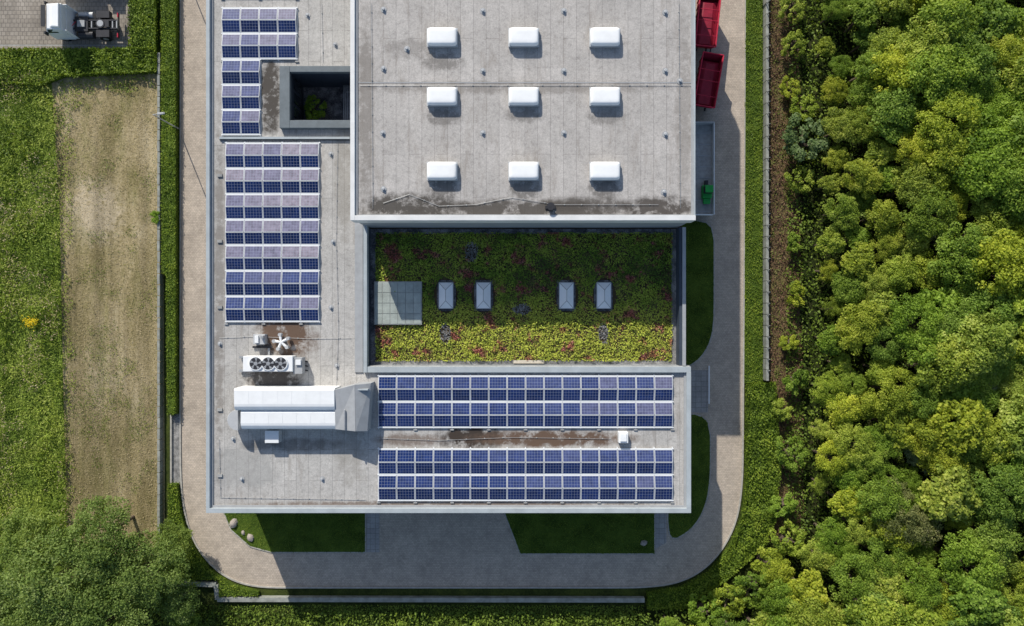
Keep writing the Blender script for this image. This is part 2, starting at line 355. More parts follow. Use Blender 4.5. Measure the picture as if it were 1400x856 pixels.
def treeproto(name,seed,R,H,ncl,leaf,lpc,tall=.8,lobes=5,asp=.6,crs=(.11,.24)):
    r=np.random.default_rng(seed); Rz=R*tall; Hc=H-Rz
    Q=[tubeq((0,0,0),(.15,.1,H*.35),.24,.19,9),tubeq((.15,.1,H*.35),(.1,-.1,H*.75),.19,.09,8)]
    L=r.normal(size=(lobes,3));L[:,2]=np.abs(L[:,2])*.6;L=unit(L)
    Cs=[];
    for i in range(ncl):
        d=r.normal(size=3);d/=np.linalg.norm(d)
        if d[2]<-.2: d[2]=-d[2]
        k=max(L@d); s=(.62+.45*max(k,0)**2)*r.uniform(.78,1.08)
        if r.random()<.2: s*=.6
        Cs.append((np.array([d[0]*R*s,d[1]*R*s,Hc+d[2]*Rz*s]),R*r.uniform(*crs)))
    for c,_ in Cs[:9]:
        m=np.array([.1,0,H*.45])*.5+c*.5; m[2]=min(m[2],c[2])-.2
        Q+= [tubeq((.12,0,H*r.uniform(.32,.55)),m,.09,.06,5),tubeq(m,c,.06,.02,5)]
    B=np.concatenate(Q); V=[B];T=[np.zeros(len(B))];M=[np.zeros(len(B))]
    for c,rc in Cs:
        n=int(lpc*(rc/(R*.22))**2); d=unit(r.normal(size=(n,3))); d[:,2]=np.where((d[:,2]<0)&(r.random(n)<.6),-d[:,2],d[:,2])
        sq=np.array([1,1,.6])
        C=c+d*rc*sq*(r.uniform(.3,1.0,n)**.6*1.3)[:,None]
        V.append(leaves(C,d*.55+RNG.normal(size=(n,3))*.45+[0,0,.7],leaf,asp))
        ct=r.uniform(.0,.4); T.append(np.clip(ct+r.random(n)*.6,0,1)); M.append(np.ones(n))
    return quadmesh(name,np.concatenate(V),np.concatenate(M),np.concatenate(T),[BARK,TREEL])
PROTO=[treeproto('tree_a',1,2.5,6.6,95,.21,130,.7),treeproto('tree_b',2,2.9,7.0,115,.22,120,.62,7),treeproto('tree_c',3,2.1,6.3,75,.17,150,.9,4,.4),
       treeproto('tree_d',4,2.7,6.8,100,.19,140,.6,8),treeproto('tree_e',5,2.3,6.5,80,.30,85,.75,5,.7),treeproto('tree_f',6,2.6,6.7,60,.24,130,.7,6,.6,(.16,.3))]
BIG=[treeproto('tree_big_a',21,4.3,8.8,210,.26,120,.75,9,.55,(.09,.2)),treeproto('tree_big_b',22,4.0,8.4,190,.26,120,.75,8,.55,(.09,.2))]
SHR=[treeproto('shrub_a',31,1.1,1.7,30,.14,110,.75,4),treeproto('shrub_b',32,1.0,1.5,26,.14,120,.7,5)]
def tree(name,me,x,y,s=1,col=(1,1,1),sz=None):
    o=bpy.data.objects.new(name,me); sc.collection.objects.link(o); o.location=(x,y,-.03)
    o.rotation_euler=(random.uniform(-.06,.06),random.uniform(-.06,.06),random.uniform(0,6.28))
    o.scale=(s*random.uniform(.9,1.1),s*random.uniform(.9,1.1),sz or s); o.color=(*col,1); return o

# ---------------------------------------------------------------- ground & roads
m=MB(); m.face([(-500,-500,0),(500,-500,0),(500,500,0),(-500,500,0)],GROUND); m.build('ground')
def sheet(name,pts,z,mat): m=MB(); m.face([(x,y,z) for x,y in (pts if sum(pts[i][0]*pts[(i+1)%len(pts)][1]-pts[(i+1)%len(pts)][0]*pts[i][1] for i in range(len(pts)))>0 else pts[::-1])],mat); return m.build(name)
sheet('meadow_terrain',PP([(-700,-400),(60,-400),(60,60),(82,130),(84,300),(88,500),(96,760),(40,1000),(-700,1000)]),.004,MEAD)
sheet('dry_field',PP([(70,100),(222,100),(226,760),(92,760),(86,500),(82,300)]),.008,DRY)
sheet('forest_floor',PP([(1075,-700),(2200,-700),(2200,1500),(860,1500),(860,830),(1000,815),(1075,740)]),.004,FLOOR)
sheet('verge_soil',PP([(1046,-500),(1090,-500),(1095,740),(1050,740)]),.008,VERGE)
sheet('parking_lot',PP([(-300,-300),(181,-300),(181,69),(-300,69)]),.012,PARK)
OUT=chaikin([(248,-600),(247,640),(250,690),(263,737),(287,772),(318,794),(356,803),(880,803),(928,797),(965,777),(992,745),(1009,706),(1015,655),(1016,500),(1018,250),(1021,-600)],3)
sheet('paved_road',PP(OUT),.012,PAVE)
sheet('gravel_strip',PP([(236,565),(246,565),(246,662),(236,662)]),.016,GRAVEL)
def kerbline(name,pts,w=.14,h=.11,mat=KERB,closed=False):
    m=MB(); n=len(pts); rng_=range(n if closed else n-1)
    for i in rng_:
        a=Vector(pts[i]);b=Vector(pts[(i+1)%n]); d=(b-a); L=d.length
        if L<.01: continue
        d/=L; q=Vector((-d.y,d.x))*w/2
        c=[a-q,b-q,b+q,a+q]
        m.hexa([(*p,0) for p in c]+[(*p,h+.001*(i%2)) for p in c],mat)
    return m.build(name)
kerbline('kerb',PP(OUT))
LAWNS=[[(300,640),(304,695),(316,724),(342,747),(372,755),(500,755),(500,640)],
 [(690,640),(690,702),(711,757),(895,757),(895,640)],
 [(912,566),(971,566),(971,655),(964,695),(945,725),(913,742)],
 [(895,301),(976,301),(976,440),(971,468),(957,491),(936,504),(895,504)]]
for i,l in enumerate(LAWNS):
    p=PP(chaikin(l,2,True) if i>1 else l); m=MB(); m.prism(p,0,.07,KERB,LAWN); m.build('lawn'); kerbline('lawn_kerb',p,.1,.09,KERB,True)
    field('lawn_grass',p,110,.07,.09,GRASSL,.06,.6,.8,1.0,20+i,None,.5,.5)
sheet('entrance_path',PP([(501,600),(519,600),(519,755),(501,755)]),.018,SLAB)
sheet('garden_path',PP([(896,600),(911,600),(911,742),(896,750)]),.018,SLAB)
sheet('side_path',PP([(890,506),(968,506),(968,564),(890,564)]),.018,SLAB)
kerbline('path_edging',PP([(969,500),(969,552)]),.12,.12,WHITE)
m=MB()
for yy in (-120,-25,62):
    a=P(0,yy);b=P(172,yy); m.box(a[0],b[0],a[1]-.05,a[1]+.05,.0125,.016,CONC)
m.build('parking_marking')
m=MB(); a=P(218,-100);b=P(223,758)
for i in range(46):
    y0=P(0,75+i*15)[1]; y1=P(0,75+(i+1)*15-1)[1]; m.box(a[0]+.08,b[0]-.03,y1,y0,0,.55+.02*(i%3),WALLC)
m.build('boundary_wall')
m=MB()
for i in range(48):
    y0=P(0,-200+i*15)[1]; y1=P(0,-200+(i+1)*15-.8)[1]; x=P(1044.5,0)[0]; m.box(x-.12,x+.12,y1,y0,0,.9+.015*(i%2),WALLC)
    m.cyl((x,y0,0),(x,y0,1.5),.035,.035,6,STEEL)
m.build('boundary_fence')
kerbline('low_wall',PP([(231,795),(298,797),(300,817),(880,818)]),.42,.5,WALLC)
m=MB(); a=P(234,565); b=P(236,662); m.box(a[0],b[0],b[1],a[1],0,.2,KERB); m.build('edging_wall')

# ---------------------------------------------------------------- vegetation
meadp=PP([(-160,108),(60,100),(80,140),(84,300),(88,500),(97,745),(-160,745)])
field('meadow_grass',meadp,75,.5,.22,MEADL,0,.8,1.4,1.0,41,None,.5,.4)
field('meadow_weeds',meadp,40,.8,.26,HEDGEL,0,.7,.8,.9,42,None,.5,.5,None,0,(2.2,.58))
field('meadow_weeds',meadp,40,.75,.20,MEADL,0,.6,.6,.9,47,None,.5,.35,None,0,(1.3,.58))
field('meadow_dry_stems',meadp,30,.9,.22,DRYL,0,.5,.7,.9,48,None,.5,.25,None,0,(3.0,.62))
field('dry_field_grass',PP([(80,112),(218,112),(222,750),(96,750),(88,500),(84,300)]),50,.10,.12,DRYL,0,.6,1.2,1.0,43,None,.6,.3)
field('dry_field_grass',PP([(80,112),(218,112),(222,750),(96,750),(88,500),(84,300)]),60,.14,.13,GRASSL,0,.6,.8,1.0,46,None,.6,.35,None,0,(1.8,.62))
field('field_edge_grass',PP([(76,100),(215,100),(217,118),(110,124),(96,300),(100,560),(108,745),(92,745),(84,500),(78,300)]),45,.3,.18,MEADL,0,.7,1.0,1.0,44,None,.6,.4,None,1.4)
hedge('hedge',PP([(-160,72),(182,70),(218,72),(218,100),(90,106),(60,118),(-160,112)]),1.0,80,.2,HEDGEL,.6,51,1.0,1.2)
hedge('hedge',PP([(182,-150),(217,-150),(217,70),(182,70)]),1.0,80,.18,HEDGEL,.45,52,.4,1.1)
hedge('clipped_hedge',PP([(225,-200),(245,-200),(244.5,565),(234,565),(232,380),(226,370)]),.9,150,.13,HEDGEL,.2,53,.1,.7)
hedge('clipped_hedge',PP([(234,660),(245,660),(249,695),(262,740),(287,776),(320,798),(355,807),(355,812),(303,812),(302,790),(234,790)]),.7,130,.13,HEDGEL,.25,54,.15,.8)
field('grass_verge',PP([(1020,-200),(1042,-200),(1042,524),(1017,524),(1018,300)]),150,.3,.13,HEDGEL,0,.5,.7,1.0,55,LAWN,.5,.5,None,.2)
hedge('hedge',PP([(1019,526),(1056,522),(1062,640),(1056,710),(1036,748),(990,788),(935,826),(884,828),(884,808),(930,801),(967,781),(995,748),(1012,710),(1018,660)]),1.1,110,.17,HEDGEL,.5,56,.5,.9)
field('verge_weeds',PP([(1048,-200),(1092,-200),(1096,500),(1100,740),(1060,740),(1060,530),(1048,520)]),85,.35,.17,VERGEL,0,.7,.9,.9,57,None,.6,.45)
field('understory_plants',PP([(1078,-300),(1560,-300),(1560,1050),(-100,1050),(-100,830),(900,834),(1000,800),(1070,745)]),26,.9,.28,DARKL,0,.8,1.6,.8,58,None,.7,.55)
field('ground_cover',PP([(225,825),(880,826),(880,860),(225,860)]),90,.5,.18,DARKL,0,.7,.9,.9,59,None,.6,.5)
field('ground_cover',PP([(80,745),(226,745),(228,835),(80,835)]),60,.6,.2,DARKL,0,.7,.9,.9,60,None,.6,.5)
def edgeX(Y):
    v=428-Y*14.36
    if v<480: return P(1096,0)[0]
    if v<740: return P(1090,0)[0]
    t=min((v-740)/90,1); return P(1090-t*200,0)[0]
pts=[]
tries=0
cx,cy=P(1370,700,2)
while len(pts)<345 and tries<30000:
    tries+=1
    x=random.uniform(9,56);y=random.uniform(-37,37)
    if x<edgeX(y)+1.2: continue
    if x<24 and y>-28.5: continue
    if abs((y-cy)-(x-cx)*.55)<2.0 and x>cx-3: continue
    dmin=2.0 if x<34 else 2.3
    if any((x-a)**2+(y-b)**2<dmin**2 for a,b in pts): continue
    pts.append((x,y))
cols=[(1,1,1),(.85,.95,.9),(1.12,1.08,.9),(.75,.88,.85),(1.25,1.15,.85),(.98,1.02,.9),(.62,.76,.85),(1.15,1.12,1.3),(.74,.9,.75)]
for x,y in pts:
    d=x-edgeX(y); s=.46+min(d,12)/12*.48
    s*=random.uniform(.72,1.15)
    # stands of similar species vary slowly over the wood
    k=float(vn(np.array([x]),np.array([y]),9.0,77)[0])
    c=random.choice(cols); g=.80+.42*k
    c=(c[0]*g*1.02,c[1]*g,c[2]*g)
    if x>40 and y<0: c=(c[0]*.88,c[1]*.92,c[2]*1.1)
    tree('deciduous_tree',random.choice(PROTO),x,y,s,c,s*1.05+.05)
for u,v,s in ((1330,640,.7),(1300,625,.6),(1385,500,.8),(1365,430,.75),(1395,540,.7),(1340,300,.6)):
    x,y=P(u,v,8); tree('willow_tree',PROTO[2],x,y,s*1.15,(1.0,.96,3.4))
x,y=P(1270,730,8); tree('pine_tree',PROTO[2],x,y,1.0,(.75,.64,1.6))
x,y=P(1250,700,8); tree('pine_tree',PROTO[2],x,y,.9,(.75,.66,1.6))
x,y=P(1102,186,3); tree('rounded_shrub',SHR[0],x,y,1.9,(.58,.66,1.9))
for u,v,s in ((1088,60,1),(1078,120,.8),(1092,250,1.1),(1085,330,.9),(1090,400,1),(1078,470,.8),(1068,560,1.0),(1075,620,1.2),(1068,690,1.1),(1045,770,1.3),(1000,815,1.3),(960,835,1.2),(1075,740,1.3),(1030,800,1.4),(1085,10,1),(1095,150,1),(1090,520,1.1)):
    x,y=P(u,v,1.2); tree('shrub',random.choice(SHR),x,y,s*1.2,random.choice(cols))
for u,v,s in ((120,740,.95),(175,795,.85),(60,800,1.05),(10,760,.9),(125,860,.95),(210,850,.6),(20,880,1.0),(200,760,.5),(-40,830,.9)):
    x,y=P(u,v,7); tree('deciduous_tree',random.choice(BIG),x,y,s*.8,random.choice([(.70,.78,1.4),(.62,.72,1.3),(.78,.84,1.3)]))
for u,v in ((300,880),(420,885),(540,880),(650,885),(760,880),(850,880),(250,850)):
    x,y=P(u,v,2); tree('shrub',random.choice(SHR),x,y,random.uniform(1.2,1.7),(.8,.9,.9))
x,y=P(210,297,1); tree('shrub',SHR[1],x,y,.62,(.8,1.0,.8))
x,y=P(43,440,.8); V=leaves(np.column_stack([x+RNG.normal(size=200)*.38,y+RNG.normal(size=200)*.25,.75+RNG.random(200)*.4]),RNG.normal(size=(200,3))*.4+[0,0,1],.13)
me=quadmesh('yellow_flower_bush',V,np.zeros(200),RNG.random(200),[YEL]); sc.collection.objects.link(bpy.data.objects.new('yellow_flower_bush',me))
def rock(u,v,r):
    x,y=P(u,v); m=MB(); rr=[]
    for q in range(5):
        t=q/4*1.4; rr.append([(r*math.cos(t)*random.uniform(.8,1.15)*math.cos(a),r*.75*math.cos(t)*random.uniform(.8,1.15)*math.sin(a),r*.7*math.sin(t)) for a in [i*math.pi/5 for i in range(10)]])
    m.rings(rr,STONE); m.build('boulder',None,(x,y,.05),random.random()*3)
rock(320,715,.5);rock(343,735,.42);rock(880,742,.35);rock(333,728,.25)

# ---------------------------------------------------------------- buildings
office=empty('office_building')
zL=8.0
m=MB()
xh=P(500,0,8)[0]
a=P(285,-350,8);b=P(500,98,8); m.box(a[0],b[0],b[1],a[1],0,zL,WALLG,ROOFW)
a=P(285,98,8);b=P(395,165,8); m.box(a[0],b[0],b[1],a[1],0,zL,WALLG,ROOFW)
a=P(285,165,8);b=P(500,700,8); m.box(a[0],b[0],b[1],a[1],0,zL,WALLG,ROOFW)
a=P(500,500,8);b=P(943,700,8); m.box(a[0],b[0],b[1],a[1],0,zL,WALLG,ROOFW)
m.build('walls_and_roof',office)
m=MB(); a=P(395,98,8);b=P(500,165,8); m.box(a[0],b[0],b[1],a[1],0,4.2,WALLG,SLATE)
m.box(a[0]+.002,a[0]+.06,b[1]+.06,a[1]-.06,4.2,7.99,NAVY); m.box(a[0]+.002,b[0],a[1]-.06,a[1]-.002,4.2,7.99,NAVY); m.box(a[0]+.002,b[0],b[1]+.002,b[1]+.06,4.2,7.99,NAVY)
for i in range(7):
    x=P(478,0,8)[0]-.1-i*.17; m.box(x,x+.05,b[1]+.3,a[1]-.3,5.4,5.5,STEEL)
m.box(P(462,0,8)[0],b[0],a[1]-.9,a[1]-.8,5.3,5.395,STEEL)
for k in range(3): m.box(a[0]+.1,a[0]+.14,b[1]+.6+k*1.2,b[1]+1.5+k*1.2,5,7,GLASS)
m.build('courtyard',office)
x,y=P(430,152,4.5); t=tree('courtyard_shrub',SHR[0],x,y,1.0,(.8,1,.8)); t.location.z=4.0
gx0=xh; gx1=P(937,0,8)[0]; gy0=P(0,500,8)[1]; gy1=P(0,302,12)[1]
m=MB(); m.box(gx0,gx1,gy0,gy1+.5,0,6.8,WALLG,SEDG); m.build('green_roof_block',office)
m=MB()
def par(u0,v0,u1,v1,h=.32,mat=COPE,zz=8.0): m.pbox(u0,v0,u1,v1,zz-.3,zz+h,mat,None,zz)
par(284,-350,289,693.5,.34); par(284,693.5,943.5,700,.34,COPE); par(937.5,509,943.5,693.5,.34)
par(500,501,943.5,509,.30)
par(498,302,503,509,.36)
m.build('parapet_coping',office,bevel=.02)
m=MB(); par(289,-350,292,693.5,.10,GREYD); par(292,690.5,937.5,693.5,.10,GREYD); par(934.5,509,937.5,690.5,.10,GREYD)
m.build('roof_flashing',office)
m=MB()
m.pbox(485,303,496,509,8,8.12,GREYD); m.pbox(300,187,478,190,8,8.22,COPE); m.pbox(300,190,478,191.5,8,8.1,DARK)
m.build('roof_strips',office)
m=MB(); BG=plain('courtyard_curb',(.15,.175,.19),.6,.2,1.5)
m.pbox(382,90,396,175,8,8.45,BG); m.pbox(396,90,486,98.5,8,8.45,BG); m.pbox(396,164.5,486,175,8,8.45,BG)
m.build('courtyard_curb',office,bevel=.03)
m=MB()
m.box(gx0,gx0+.16,gy0,gy1,6.8,8.3,NAVY); m.box(gx1-.5,gx1,gy0,gy1,6.8,8.0,NAVY); 
m.box(gx1-.26,gx1+.02,gy0,gy1,8.0,8.1,GREYD)
m.build('green_roof_upstand',office)
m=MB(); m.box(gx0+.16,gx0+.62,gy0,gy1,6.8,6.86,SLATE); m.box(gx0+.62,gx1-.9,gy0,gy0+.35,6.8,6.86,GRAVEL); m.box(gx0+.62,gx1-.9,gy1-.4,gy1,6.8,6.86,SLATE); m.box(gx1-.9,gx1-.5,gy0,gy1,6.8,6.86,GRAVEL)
m.pbox(702,492.5,744,497,6.87,7.0,SANDST)
m.build('gravel_border',office)
SK=[(609.5,404),(661,404),(774.5,404),(826,404)]
holes=[(*P(u,v,6.8),(1.0,1.5)) for u,v in SK]
patches=[(*P(609,456,6.8),(.45,.8)),(*P(825,456,6.8),(.4,.8)),(*P(645,345,6.8),(.5,.75)),(*P(714,423,6.8),(.7,.4))]
sp=[(gx0+.6,gy0+.3),(gx1-.85,gy0+.3),(gx1-.85,gy1-.3),(gx0+.6,gy1-.3)]
tx0,ty1=P(512,385,7);tx1,ty0=P(577,444,7)
field('sedum_roof_planting',sp,170,.18,.12,SEDL,6.8,.8,.5,.9,71,None,.6,.75,holes+patches,0)
field('sedum_roof_planting',sp,130,.38,.13,SEDL,6.8,.6,.45,.9,75,None,.7,.75,holes+patches,0,(.9,.58))
V=[];
for hx,hy,(rx,ry) in patches:
    k=220; ang=RNG.uniform(0,6.28,k); rr=RNG.random(k)**.7; V.append(leaves(np.column_stack([hx+rr*rx*1.2*np.cos(ang),hy+rr*ry*1.2*np.sin(ang),6.85+RNG.random(k)*.12]),RNG.normal(size=(k,3))*.5+[0,0,1],.13,.8))
V=np.concatenate(V); me=quadmesh('drain_gravel',V,np.zeros(len(V)),RNG.random(len(V)),[GRAVEL]); o=bpy.data.objects.new('drain_gravel',me); sc.collection.objects.link(o); o.parent=office
m=MB(); m.box(tx0,tx1,ty0,ty1,6.8,7.2,CONC)
nx,ny=6,4
for i in range(nx):
    for j in range(ny):
        w=(tx1-tx0-.1)/nx;h=(ty1-ty0-.1)/ny; x=tx0+.05+i*w;y=ty0+.05+j*h; m.box(x+.02,x+w-.02,y+.02,y+h-.02,7.2,7.23+.004*((i*3+j)%3),DUSTY)
m.build('glazed_terrace',office)
for u,v in SK:
    x,y=P(u,v,7.3); e=empty('pyramid_skylight',(x,y,6.8)); m=MB(); w,d=.62,1.12
    m.box(-w-.18,w+.18,-d-.2,d+.2,0,.06,SLATE); m.box(-w,w,-d,d,.06,.42,LAMPM); m.build('curb',e,bevel=.02)
    m=MB(); w-=.05;d-=.05; A=[(-w,-d,.42),(w,-d,.42),(w,d,.42),(-w,d,.42)];t0=(0,-.45,.78);t1=(0,.45,.78)
    m.face([A[0],A[1],t0],OPAL);m.face([A[1],A[2],t1,t0],OPAL);m.face([A[2],A[3],t1],OPAL);m.face([A[3],A[0],t0,t1],OPAL)
    for p,q in ((A[0],t0),(A[1],t0),(A[2],t1),(A[3],t1),(t0,t1)): m.cyl(p,q,.025,.025,5,STEEL)
    m.build('glazing',e)
m=MB(); X0=P(285,0,8)[0];X1=P(943,0,8)[0];Y0=P(0,700,8)[1]
for fl in (1.0,4.6):
    x=X0+1
    while x<X1-2.2:
        m.box(x,x+1.9,Y0-.03,Y0+.05,fl,fl+1.9,GLASS); m.box(x-.08,x+1.98,Y0-.06,Y0-.031,fl-.08,fl-.005,WHITE); m.box(x-.08,x+1.98,Y0-.06,Y0-.031,fl+1.905,fl+1.98,WHITE); x+=2.6
    y=Y0+1
    while y<26:
        m.box(X0-.03,X0+.05,y,y+1.9,fl,fl+1.9,GLASS); m.box(X0-.06,X0-.031,y-.08,y+1.98,fl-.08,fl-.005,WHITE); y+=2.6
m.box(-9.9,-1.5,Y0-.08,Y0+.05,.05,3.4,GLASS); m.build('windows',office)

hall=empty('warehouse_building')
hx0,hy0=P(480,302,12); hx1=P(950,0,12)[0]; HY=36
m=MB(); m.box(hx0+.15,hx1-.08,hy0+.12,HY,0,12,WALLG,ROOFH); m.build('walls_and_roof',hall)
m=MB(); m.box(hx0,hx0+.34,hy0,HY,10.8,12.28,COPEW); m.box(hx0+.34,hx1,hy0,hy0+.38,10.8,12.28,COPEW); m.box(hx1-.12,hx1,hy0+.38,HY,11.2,12.2,COPE)
m.build('parapet_coping',hall,bevel=.02)
m=MB(); m.box(hx0+.34,hx0+.52,hy0+.38,HY,12,12.1,GREYD); m.box(hx0+.52,hx1-.12,hy0+.38,hy0+.48,12,12.12,GREYD)
yy=P(0,113,12)[1]; m.box(hx0+.52,hx1-.12,yy-.03,yy+.03,12,12.02,GREYD)
m.box(hx1-.30,hx1-.12,hy0+.48,HY,12,12.05,GREYD)
m.build('roof_flashing',hall)
for v in (51,132,234,-35):
    for u in (604.5,716,827):
        x,y=P(u,v,12.3); e=empty('roof_skylight',(x,y,12)); m=MB(); m.box(-1.17,1.17,-.70,.70,0,.26,GREYD,WHITE)
        m.box(-1.20,1.20,-.73,.73,.26,.30,LAMPM); m.build('curb',e,bevel=.02)
        m=MB(); m.dome(0,0,.30,2.3,1.38,.34,OPAL,.22)
        m.build('dome',e,smooth=True)
def vent(u,v,z,r=.14,h=.35,par=None):
    x,y=P(u,v,z+h); m=MB(); m.cyl((0,0,0),(0,0,.03),r*2.4,r*2.4,14,GREYD); m.cyl((0,0,.03),(0,0,h),r,r*.9,12,STEEL); m.cyl((0,0,h),(0,0,h+.06),r*1.3,r*.9,12,LAMPM); m.build('roof_vent',par,(x,y,z))
for u,v in ((524,12),(556,66),(524,93),(523,181),(524,258),(660,96),(660,181),(771,96),(771,181),(910,16),(910,96),(930,110),(910,183),(660,14),(771,14),(908,262)): vent(u,v,12,.10,.15)
for u,v in ((452,210),(455,330),(452,420),(440,655),(330,655),(300,470),(460,500),(318,600),(420,20),(458,60)): vent(u,v,8,.09,.15)
m=MB(); x,y=P(753,282,12.6); m.cyl((0,0,0),(0,0,.5),.24,.2,16,DARK); m.cyl((0,0,.5),(0,0,.62),.3,.3,16,DARK); m.box(-.4,.4,-.12,.12,0,.12,DARK); m.build('flue_pipe',None,(x,y,12))
# solar arrays
def solar(name,u0,v0,u1,v1,cols,rows,tonef,z=8.0,tilt=.075):
    x0,y1=P(u0,v0,z+.25); x1,y0=P(u1,v1,z+.25); w=(x1-x0)/cols; h=(y1-y0)/rows; m=MB(); lo=z+.12; hi=z+.12+h*math.tan(tilt*2)
    for r in range(rows):
        ya=y1-r*h; yb=ya-h; ztop,zbot=(lo,hi) if r%2==0 else (hi,lo)
        for c in range(cols):
            xa=x0+c*w+.02;xb=x0+(c+1)*w-.02; g=.04
            if r%2==0: Ya,Yb=ya-.04,yb+.012
            else: Ya,Yb=ya-.012,yb+.04
            dz=random.uniform(-.008,.008)
            m.hexa([(xa,Yb,zbot+dz),(xb,Yb,zbot+dz),(xb,Ya,ztop+dz),(xa,Ya,ztop+dz),(xa,Yb,zbot+.04+dz),(xb,Yb,zbot+.04+dz),(xb,Ya,ztop+.04+dz),(xa,Ya,ztop+.04+dz)],ALU)
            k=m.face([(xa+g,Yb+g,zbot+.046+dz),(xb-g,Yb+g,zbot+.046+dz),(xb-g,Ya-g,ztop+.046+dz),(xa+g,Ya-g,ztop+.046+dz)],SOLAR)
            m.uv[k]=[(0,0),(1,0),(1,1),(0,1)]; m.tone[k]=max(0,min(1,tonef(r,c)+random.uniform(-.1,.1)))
    for c in range(cols+1):
        x=x0+c*w; m.box(x-.05,x+.05,y0-.12,y1+.12,z+.01,z+.08,ALU)
        if c%2==0: m.box(x-.15,x+.15,y0-.24,y0-.13,z,z+.1,CONC)
    for r in range(0,rows+1,2):
        y=y1-r*h; m.box(x0-.08,x1+.08,y-.035,y+.035,z+.085,z+.16,WHITE)
    return m.build(name)
alt=lambda r,c:(.90 if r%2==0 else .18)  # sun-facing rows painted paler to stand in for sky reflection
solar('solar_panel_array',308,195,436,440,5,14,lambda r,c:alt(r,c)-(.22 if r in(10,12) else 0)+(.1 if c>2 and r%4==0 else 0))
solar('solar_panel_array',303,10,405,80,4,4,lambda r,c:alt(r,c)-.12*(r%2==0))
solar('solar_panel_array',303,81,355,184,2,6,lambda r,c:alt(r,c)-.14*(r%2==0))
low=lambda r,c:(.42+.018*c if r%2==0 else .22)-(.14 if 4<c<8 and r==2 else 0)  # weaker painted sky reflection on the even rows
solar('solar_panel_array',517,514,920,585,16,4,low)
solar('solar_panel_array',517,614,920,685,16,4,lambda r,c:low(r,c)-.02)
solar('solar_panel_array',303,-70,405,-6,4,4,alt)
def wire(pts,z,mat=STEEL):
    m=MB()
    for (a,b) in zip(pts,pts[1:]):
        A=Vector((*P(*a,z),z+.06));B=Vector((*P(*b,z),z+.06)); m.cyl(A,B,.014,.014,5,mat); L=(B-A).length; k=max(1,int(L/1.3))
        for i in range(k): 
            q=A+(B-A)*((i+.5)/k); m.cyl((q.x,q.y,z+.002),(q.x,q.y,z+.06),.06,.045,8,CONC)
    m.build('lightning_conductor')
wire([(300,462),(345,460),(420,463),(480,462)],8); wire([(462,195),(460,330),(463,450),(460,530)],8); wire([(515,599),(600,602),(700,598),(835,600)],8)
wire([(440,5),(442,85)],8); wire([(492,117),(944,117)],12); wire([(508,5),(510,285)],12); wire([(928,5),(930,285)],12); wire([(524,278),(560,266),(600,282),(650,280),(700,270),(760,280),(900,280)],12)
wire([(300,600),(302,680),(500,683)],8)
# ---------------------------------------------------------------- rooftop plant
ac=empty('rooftop_air_conditioner')
m=MB(); m.pbox(332,487,400,508,8.35,9.3,WHITE); m.build('casing',ac,bevel=.03)
m=MB()
for u in (350,367,384):
    x,y=P(u,497,9.35); m.cyl((x,y,9.3),(x,y,9.42),.58,.56,24,WHITE); m.cyl((x,y,9.42),(x,y,9.425),.50,.50,24,DARK); m.cyl((x,y,9.425),(x,y,9.45),.16,.16,12,STEEL)
    for k in range(5):
        a=k*math.pi*2/5; m.face([(x+.14*math.cos(a),y+.14*math.sin(a),9.43),(x+.47*math.cos(a),y+.47*math.sin(a),9.44),(x+.47*math.cos(a+.5),y+.47*math.sin(a+.5),9.435)],STEEL)
m.build('fans',ac)
m=MB(); m.pbox(401,489,413,511,8.2,9.1,GREYD); m.pbox(404,492,411,499,9.1,9.25,WHITE); m.pbox(327,505,405,508.5,8.12,8.3,STEEL); m.pbox(327,487,405,490,8.12,8.3,STEEL)
for u in (333,398):
    for v in (488,507): m.pbox(u-1,v-1,u+1,v+1,8,8.35,STEEL,None,8)
for v in (493,499,505):
    a=P(413,v,8.3);b=P(420,v+2,8.3); m.cyl((*a,8.4),(*b,8.15),.06,.06,8,DARK)
m.build('frame_and_pipes',ac)
ex=empty('exhaust_fan_cluster'); m=MB(); x,y=P(383,468,8.8)
m.cyl((x,y,8),(x,y,8.6),.22,.22,12,STEEL)
for k in range(5):
    a=.5+k*1.2566; m.cyl((x,y,8.55),(x+.62*math.cos(a),y+.62*math.sin(a),8.5),.09,.12,8,WHITE); m.cyl((x+.62*math.cos(a),y+.62*math.sin(a),8.2),(x+.62*math.cos(a),y+.62*math.sin(a),8.62),.15,.15,10,LAMPM)
m.build('manifold',ex)
m=MB(); m.pbox(346,457,362,471,8,8.6,LAMPM); m.pbox(348,459,353,469,8.6,8.75,WHITE); m.pbox(356,459,360,463,8.6,8.9,STEEL); m.pbox(345,473,372,476,8.1,8.2,DARK); m.pbox(366,476,369,487,8.1,8.2,STEEL)
m.build('pump_cabinet',bevel=.02)
pr=empty('rooftop_plant_room')
def curved(u0,v0,u1,v1,z0,z1,mat,nm):
    x0,y1=P(u0,v0,z1);x1,y0=P(u1,v1,z1); m=MB()
    prof=[(y0,z0),(y0,z1-.45)]+[(y0+(.55)*(1-math.cos(t)),z1-.45+.45*math.sin(t)) for t in (.4,.8,1.2,1.57)]+[(y1-.15,z1),(y1,z1-.12),(y1,z0)]
    n=len(prof)
    for xx in (x0,x1): m.v+=[(xx,y,z) for y,z in prof]
    k=m.mi(mat)
    for i in range(n-1): m.f.append((i,i+1,n+i+1,n+i)); m.m.append(k)
    m.f.append(tuple(range(n))[::-1]); m.m.append(k); m.f.append(tuple(range(n,2*n))); m.m.append(k)
    for i in range(1,7):
        x=x0+(x1-x0)*i/7; m.box(x-.015,x+.015,y0+.6,y1-.2,z1,z1+.012,WHITE)
    m.build(nm,pr)
curved(320,531,457,562,8,10.05,WHITE,'upper_duct'); curved(329,561.5,462,588,8,9.75,WHITE,'lower_duct')
m=MB()
